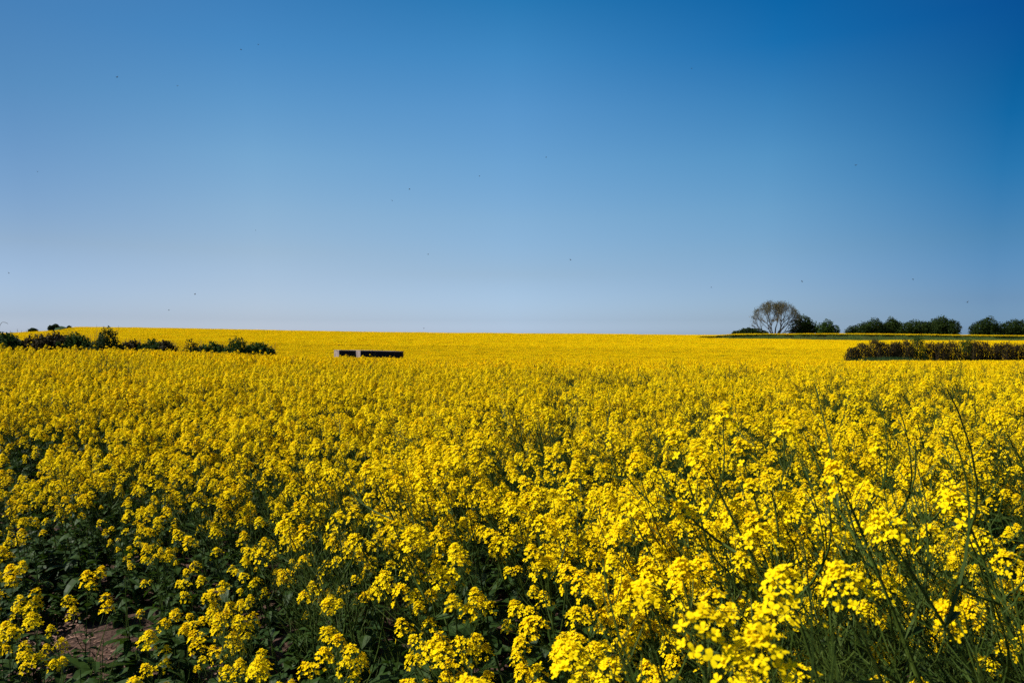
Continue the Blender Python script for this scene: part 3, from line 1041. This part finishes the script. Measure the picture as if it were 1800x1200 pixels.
# the brown hedge on the right: single shrubs, one after the other
def hedge_shrub(px, d, top, wpx, seed, brown=True, label=None):
    rnd = random.Random(seed)
    x = at(px, d); g = gz(x, d); H = (zc(top, d) - g) * rnd.uniform(.90, 1.06); W = wpx * 1.18 / FPX * d
    root = empty('hedge_shrub', (x, d, g))
    b = MB()
    for k in range(34):
        bx = rnd.uniform(-.5, .5) * W; by = rnd.uniform(-.6, .6); h = H * rnd.uniform(.6, 1.04) * (1 - .25 * (2 * bx / W) ** 2)
        lx = rnd.uniform(-.18, .18)
        b.tube(bezier((bx * .7, by * .6, -.2), (bx, by, h * .55), (bx + lx, by, h), 4), [.035, .03, .022, .015, .008], 3, 0, cap=False)
    b.build('stems', M_TWIG, root)
    c = MB()
    n = 4200
    for k in range(n):
        z = H * rnd.random() ** (1.0 if k % 3 else 2.2)
        w_ = W * (.60 - .12 * z / H) * (1 - .35 * (z / H) ** 3)
        bx = rnd.uniform(-1, 1); by = rnd.uniform(-1, 1)
        p = Vector((bx * w_ * (1 + .1 * math.sin(z * 5 + seed)), by * .75, z * (1 - .12 * bx * bx) * (1 + .05 * math.sin(bx * 9 + seed))))
        nn = Vector((rnd.gauss(0, 1), rnd.gauss(0, 1), rnd.gauss(0, .6))).normalized()
        a = (nn.orthogonal().normalized() * .4 + Vector((0, 0, 1))).normalized(); cc = nn.cross(a); w = rnd.uniform(.035, .085)
        c.add([p - a * w * 1.4, p - cc * w * .6, p + a * w * 1.4, p + cc * w * .6], [(0, 1, 2, 3)], 0)
    c.build('foliage', M_BROWNLEAF if brown else M_BUSHLEAF, root)
    tag(root, label or 'brown thin-leaved shrub in the clipped-looking hedge across the crop below the green bank', 'shrub', 'brown shrubs of the hedge across the crop')
    return root


hs_list = [(1499, 611, 22, True, 'lowest brown shrub at the left end of the brown hedge'), (1516, 602, 26, True, None), (1538, 600, 24, True, None), (1552, 597, 22, True, None), (1571, 599, 18, True, None),
           (1578, 597, 9, True, 'narrow upright brown shrub beside a see-through gap in the hedge'), (1594, 597, 17, True, None), (1613, 591, 21, False, 'tallest shrub of the brown hedge, green-leaved and upright'), (1636, 599, 24, True, None), (1654, 597, 18, True, None),
           (1674, 600, 24, True, None), (1699, 599, 22, False, 'shorter green-leaved shrub among the brown ones of the hedge'), (1714, 600, 16, True, None), (1731, 601, 20, True, None), (1753, 601, 14, True, None),
           (1769, 600, 18, True, None), (1788, 600, 22, True, None), (1810, 600, 24, True, None), (1834, 601, 24, True, None), (1858, 601, 24, True, None)]
for k, (px, top, w, br, lab) in enumerate(hs_list):
    hedge_shrub(px, 100.5 + (k % 3) * .25, top, w, 300 + k, br, lab)

# left hedge line in the dip
LG = 'bushes of the hedge line in the dip beyond the near crop'
lb = bush('dark_bush', 8, 78, 586, 74, 'dark green bush beginning the hedge line, an arching bare stem on its top', LG, 41, M_BUSHLEAF, 8000, .15, 4)
tw = MB()
tw.tube(bezier((-.55, 0, 4.1), (-.45, 0, 5.3), (.35, 0, 4.75), 8), [.02] * 9, 3, 0)
tw.build('twig', M_TWIG, lb)
def low_hedge(px, d, top, w, seed, leaf, label, lumps=6, n=2200):
    return bush('hedge_shrub', px, d, top - 3, w * 1.35, label, LG, seed, leaf, n * 4, .13, lumps, 'shrub', 40, True)
low_hedge(66, 79, 592, 44, 42, M_BROWNLEAF, 'brown half-leaved shrub right after the dark bush with the arching stem')
low_hedge(98, 80, 588, 46, 43, M_BROWNLEAF, 'brown taller shrub between the half-leaved shrub and the ragged dark bush', 6, 2600)
low_hedge(132, 80, 589, 48, 44, M_BUSHLEAF, 'dark green shrub close before the ragged dark bush', 6, 2600)
bush('dark_bush', 186, 78, 576, 60, 'ragged dark bush, tallest of the hedge line, twigs sticking out on top', LG, 45, M_DARKLEAF, 4200, .11, 4, 'bush', 16)
low_hedge(232, 82, 601, 32, 46, M_BROWNLEAF, 'low brown shrub just right of the ragged dark bush', 4, 1200)
low_hedge(262, 82, 601, 36, 47, M_BUSHLEAF, 'low greenish shrub between two low brown ones', 4, 1400)
low_hedge(290, 82, 603, 36, 48, M_BROWNLEAF, 'low brown shrub before the small tufted bush', 4, 1300)
bush('dark_bush', 336, 80, 597, 38, 'small tufted dark bush between the low brown shrubs', LG, 49, M_DARKLEAF, 1800, .10, 3, 'bush', 8)
low_hedge(370, 82, 604, 36, 50, M_BUSHLEAF, 'low shrub left of the broad green bush', 4, 1300)
bush('dark_bush', 416, 80, 593, 56, 'broad dark green bush near the right end of the hedge line', LG, 51, M_BUSHLEAF, 3200, .11, 4, 'bush', 6)
low_hedge(456, 82, 606, 40, 52, M_BUSHLEAF, 'low green shrub trailing off at the right end of the hedge line', 4, 1300)

# green knoll and its bushes on the left skyline
def knoll():
    b = MB()
    n, k = 14, 10
    d0 = 425; cx = at(104, d0); w = 9.0
    for i in range(n + 1):
        for j in range(k + 1):
            a = -1 + 2 * i / n; c = -1 + 2 * j / k
            x = cx + a * w; y = d0 + c * 9
            top = zc(573.5, d0) - (-1.0)
            h = max(0, 1 - a * a) ** .8 * max(0, 1 - c * c) ** .8
            b.v.append((x, y, -1.0 + top * h * (1 + .05 * math.sin(a * 7))))
    for i in range(n):
        for j in range(k):
            b.f.append((i * (k + 1) + j, (i + 1) * (k + 1) + j, (i + 1) * (k + 1) + j + 1, i * (k + 1) + j + 1)); b.m.append(0)
    m = rough_mat('knoll_grass', (0.022, 0.050, 0.018), (0.045, 0.080, 0.028), 1.2, .95, .3)
    o = b.build('hill', m, smooth=True)
    tag(o, kind='structure')


knoll()


def skyline_bush(px, d, top, wpx, hpx, label, seed):
    rnd = random.Random(seed)
    H = hpx / FPX * d; W = wpx / FPX * d
    z = zc(top + hpx, d)
    root = empty('skyline_bush', (at(px, d), d, z))
    blobs = [(0, 0, H * .55, W * .42, W * .4, H * .45), (-W * .25, 0, H * .38, W * .3, W * .3, H * .36), (W * .25, 0, H * .36, W * .3, W * .3, H * .34)]
    b = MB(); stems_for(b, blobs, rnd, .08, 2); b.build('trunk', M_BARK, root)
    c = MB(); leaf_cloud(c, blobs, 900, .35, rnd); c.build('crown', M_DARKLEAF, root)
    tag(root, label, 'bush', 'small bushes on the far skyline')


skyline_bush(58, 400, 576.5, 15, 8, 'low dark bush alone on the skyline left of the green knoll', 61)
skyline_bush(89, 421, 572.0, 9, 8, 'small bush on the left shoulder of the green knoll', 62)
skyline_bush(98, 423, 569.2, 11, 8, 'highest bush on top of the green knoll', 63)
skyline_bush(122, 418, 572.5, 8, 7, 'small round bush at the right foot of the green knoll where the crop begins', 64)

# fence posts on the far left skyline
M_POST = rough_mat('weathered_post', (0.07, 0.06, 0.05), (0.16, 0.14, 0.12), 8, .9, .2)
for k, (px, top) in enumerate(((18, 581), (30.5, 578.5), (38, 581), (46, 580.5))):
    d = 372
    x = at(px, d); z0 = gz(x, d); z1 = zc(top, d)
    b = MB()
    b.tube([(0, 0, -.3), (0.02, 0, (z1 - z0) * .6), (.03, 0, z1 - z0), (.03, 0, z1 - z0 + .12)], [.09, .085, .08, .02], 7, 0)
    o = b.build('fence_post', M_POST, None, False, (x, d, z0))
    lab = 'tallest thin fence post on the skyline above the far left crop' if k == 1 else 'short thin fence post on the skyline above the far left crop'
    tag(o, lab, 'fence post', 'fence posts on the skyline')


# bare grey bank between bush and crop on the far left
def grey_bank():
    b = MB()
    d0 = 92
    n, k = 16, 8
    x0, x1 = at(-40, d0), at(62, d0)
    for i in range(n + 1):
        t = i / n; x = x0 + (x1 - x0) * t
        px = 900 + FPX * x / d0
        top = np.interp(px, [-40, 18, 24, 46, 62], [592, 590, 591, 602.5, 612])
        g = gz(x, d0)
        zt = zc(top, d0)
        for j in range(k + 1):
            c = -1 + 2 * j / k
            b.v.append((x, d0 + c * 3.2, g - .3 + (zt - g + .3) * (1 - abs(c) ** 1.5) + .05 * math.sin(x * 5 + j)))
    for i in range(n):
        for j in range(k):
            b.f.append((i * (k + 1) + j, (i + 1) * (k + 1) + j, (i + 1) * (k + 1) + j + 1, i * (k + 1) + j + 1)); b.m.append(0)
    m = rough_mat('grey_earth', (0.028, 0.034, 0.022), (0.060, 0.065, 0.050), 1.6, .95, .3)
    o = b.build('terrain_bank', m, smooth=True)
    tag(o, kind='structure')


grey_bank()


# ------------------------------------------------------------------ grass on the bank
def bank_grass():
    b = MB(); rnd = random.Random(9)
    for k in range(42000):
        px = rnd.uniform(1228, 1900); d = rnd.uniform(329.5, BANK_D + .6)
        f = smooth(1228, 1290, px)
        x = at(px, d); z = gz(x, d)
        h = rnd.uniform(.2, .5) * (.4 + .6 * f) * (1.0 + .6 * float(value_noise(np.array([x]), np.array([d]), 6, 2)[0] - .5))
        a = rnd.uniform(0, 3.14); w = rnd.uniform(.06, .16)
        dx, dy = math.cos(a) * w, math.sin(a) * w; lx, ly = rnd.gauss(0, .15), rnd.gauss(0, .15)
        b.add([(x - dx, d - dy, z - .05), (x + dx, d + dy, z - .05), (x + lx, d + ly, z + h)], [(0, 1, 2)], 0)
    o = b.build('grass', M_GRASS)
    tag(o, 'strip of long green grass on the bank between the two yellow fields', 'grass', None, 'stuff')


bank_grass()

# weeds standing green at the hedge foot
def hedge_weeds():
    b = MB(); rnd = random.Random(19)
    for k in range(2600):
        px = rnd.gauss(1560, 28); d = rnd.uniform(92, 97.5)
        x = at(px, d); z = gz(x, d) + .6
        h = rnd.uniform(.55, 1.15)
        a = rnd.uniform(0, 3.14); w = rnd.uniform(.02, .05)
        dx, dy = math.cos(a) * w, math.sin(a) * w; lx, ly = rnd.gauss(0, .12), rnd.gauss(0, .12)
        b.add([(x - dx, d - dy, z - .6), (x + dx, d + dy, z - .6), (x + lx, d + ly, z + h)], [(0, 1, 2)], 0)
    o = b.build('weeds', M_WEED)
    tag(o, 'patch of green weeds among the crop at the left foot of the brown hedge', 'weeds', None, 'stuff')


hedge_weeds()

# ------------------------------------------------------------------ the concrete shelter in the crop
def bunker():
    M_CONC = rough_mat('concrete', (0.15, 0.115, 0.10), (0.27, 0.215, 0.195), 2.5, .9, .4, 7)
    M_FRONT_SHADE = rough_mat('front_shade_black', (0.006, 0.006, 0.008), (0.014, 0.013, 0.014), 3, .8, .2)  # near-black colour paints the shade on the concrete front
    d = 95.0; a = R(30)
    x = at(633, d - 1.0); y = d - 1.0
    g = gz(x, y)
    root = empty('concrete_shelter', (x, y, g - .1))
    # local axes: X along the front, Y into depth
    root.rotation_euler = (0, R(1.7), a)
    H = zc(615.7, y) - g + .1
    t = .09
    # right, forward block
    b = MB()
    L = 5.45; D = 3.7
    b.box(0, L, .06, D, 0, H - t)
    b.build('wall', M_CONC, root)
    b = MB(); b.box(-.012, L + .03, -.03, D + .03, H - t, H); b.build('roof_slab', M_CONC, root)
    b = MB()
    for k in range(11):                                             # near-black strips over the front, its shade put into the colour
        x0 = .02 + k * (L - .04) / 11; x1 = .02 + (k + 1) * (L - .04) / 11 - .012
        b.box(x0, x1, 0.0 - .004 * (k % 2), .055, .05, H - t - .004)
    b.build('front_shade_strips', M_FRONT_SHADE, root)
    # left, set-back block
    b = MB(); b.box(-2.05, -.014, 1.78, 3.66, 0, H - t - .03); b.build('wall', M_CONC, root)
    b = MB(); b.box(-2.07, -.016, 1.70, 3.70, H - t - .03, H - .03); b.build('roof_slab', M_CONC, root)
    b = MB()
    for k in range(4):  # the set-back front's shade, painted as near-black strips too
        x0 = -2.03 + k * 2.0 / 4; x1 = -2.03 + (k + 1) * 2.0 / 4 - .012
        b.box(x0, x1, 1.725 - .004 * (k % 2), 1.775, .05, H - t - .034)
    b.build('front_shade_strips', M_FRONT_SHADE, root)
    tag(root, 'low flat-roofed concrete shelter with a front black with shade, half sunk in the yellow crop', 'shelter')


bunker()

# ------------------------------------------------------------------ insects in the air
M_FLY = rough_mat('insect_body', (0.010, 0.010, 0.012), (0.02, 0.02, 0.022), 40, .5, 0)
M_WING = leaf_mat('insect_wing', (0.05, 0.05, 0.055), (0.07, 0.07, 0.07), .5, None, .3)
def insect_mesh():
    b = MB()
    b.tube([(-.006, 0, 0), (-.004, 0, 0), (-.001, 0, .0002), (.0015, 0, .0004), (.0035, 0, .0003), (.005, 0, 0), (.006, 0, -.0003)], [.0003, .0014, .0017, .0012, .0017, .0013, .0005], 8, 0)
    for s in (-1, 1):
        b.add([(.002, s * .001, .0012), (.003, s * .008, .004), (-.001, s * .010, .0045), (-.003, s * .004, .002)], [(0, 1, 2, 3)], 1)
        for k in (-.001, .001, .003):
            b.tube([(k, s * .001, -.001), (k - .001, s * .003, -.003), (k - .002, s * .0035, -.005)], [.0002, .0002, .0001], 3, 0)
    return b
ins = insect_mesh().mesh('flying_insect', [M_FLY, M_WING])
INS = [(1700, 531, 4.5), (1410, 495, 5), (1503, 291, 5), (1003, 457, 5.5), (753, 447, 6), (343, 517, 5.5), (207, 137, 5.0), (690, 353, 7), (720, 333, 6),
       (843, 310, 7.5), (960, 277, 7), (455, 80, 6), (425, 89, 6), (313, 152, 7), (67, 302, 7), (16, 480, 6.5), (450, 405, 7), (1605, 491, 6), (297, 545, 7), (1250, 505, 8), (1215, 122, 8), (745, 577, 8)]
for px, rw, d in INS:
    o = bpy.data.objects.new('flying_insect', ins); C.objects.link(o)
    o.location = (at(px, d), d, zc(rw, d))
    o.rotation_euler = (random.uniform(-.4, .4), random.uniform(-.4, .4), random.uniform(0, 6.28))
    tag(o, 'tiny dark insect hovering in the clear blue sky above the crop', 'insect', 'insects flying over the crop')
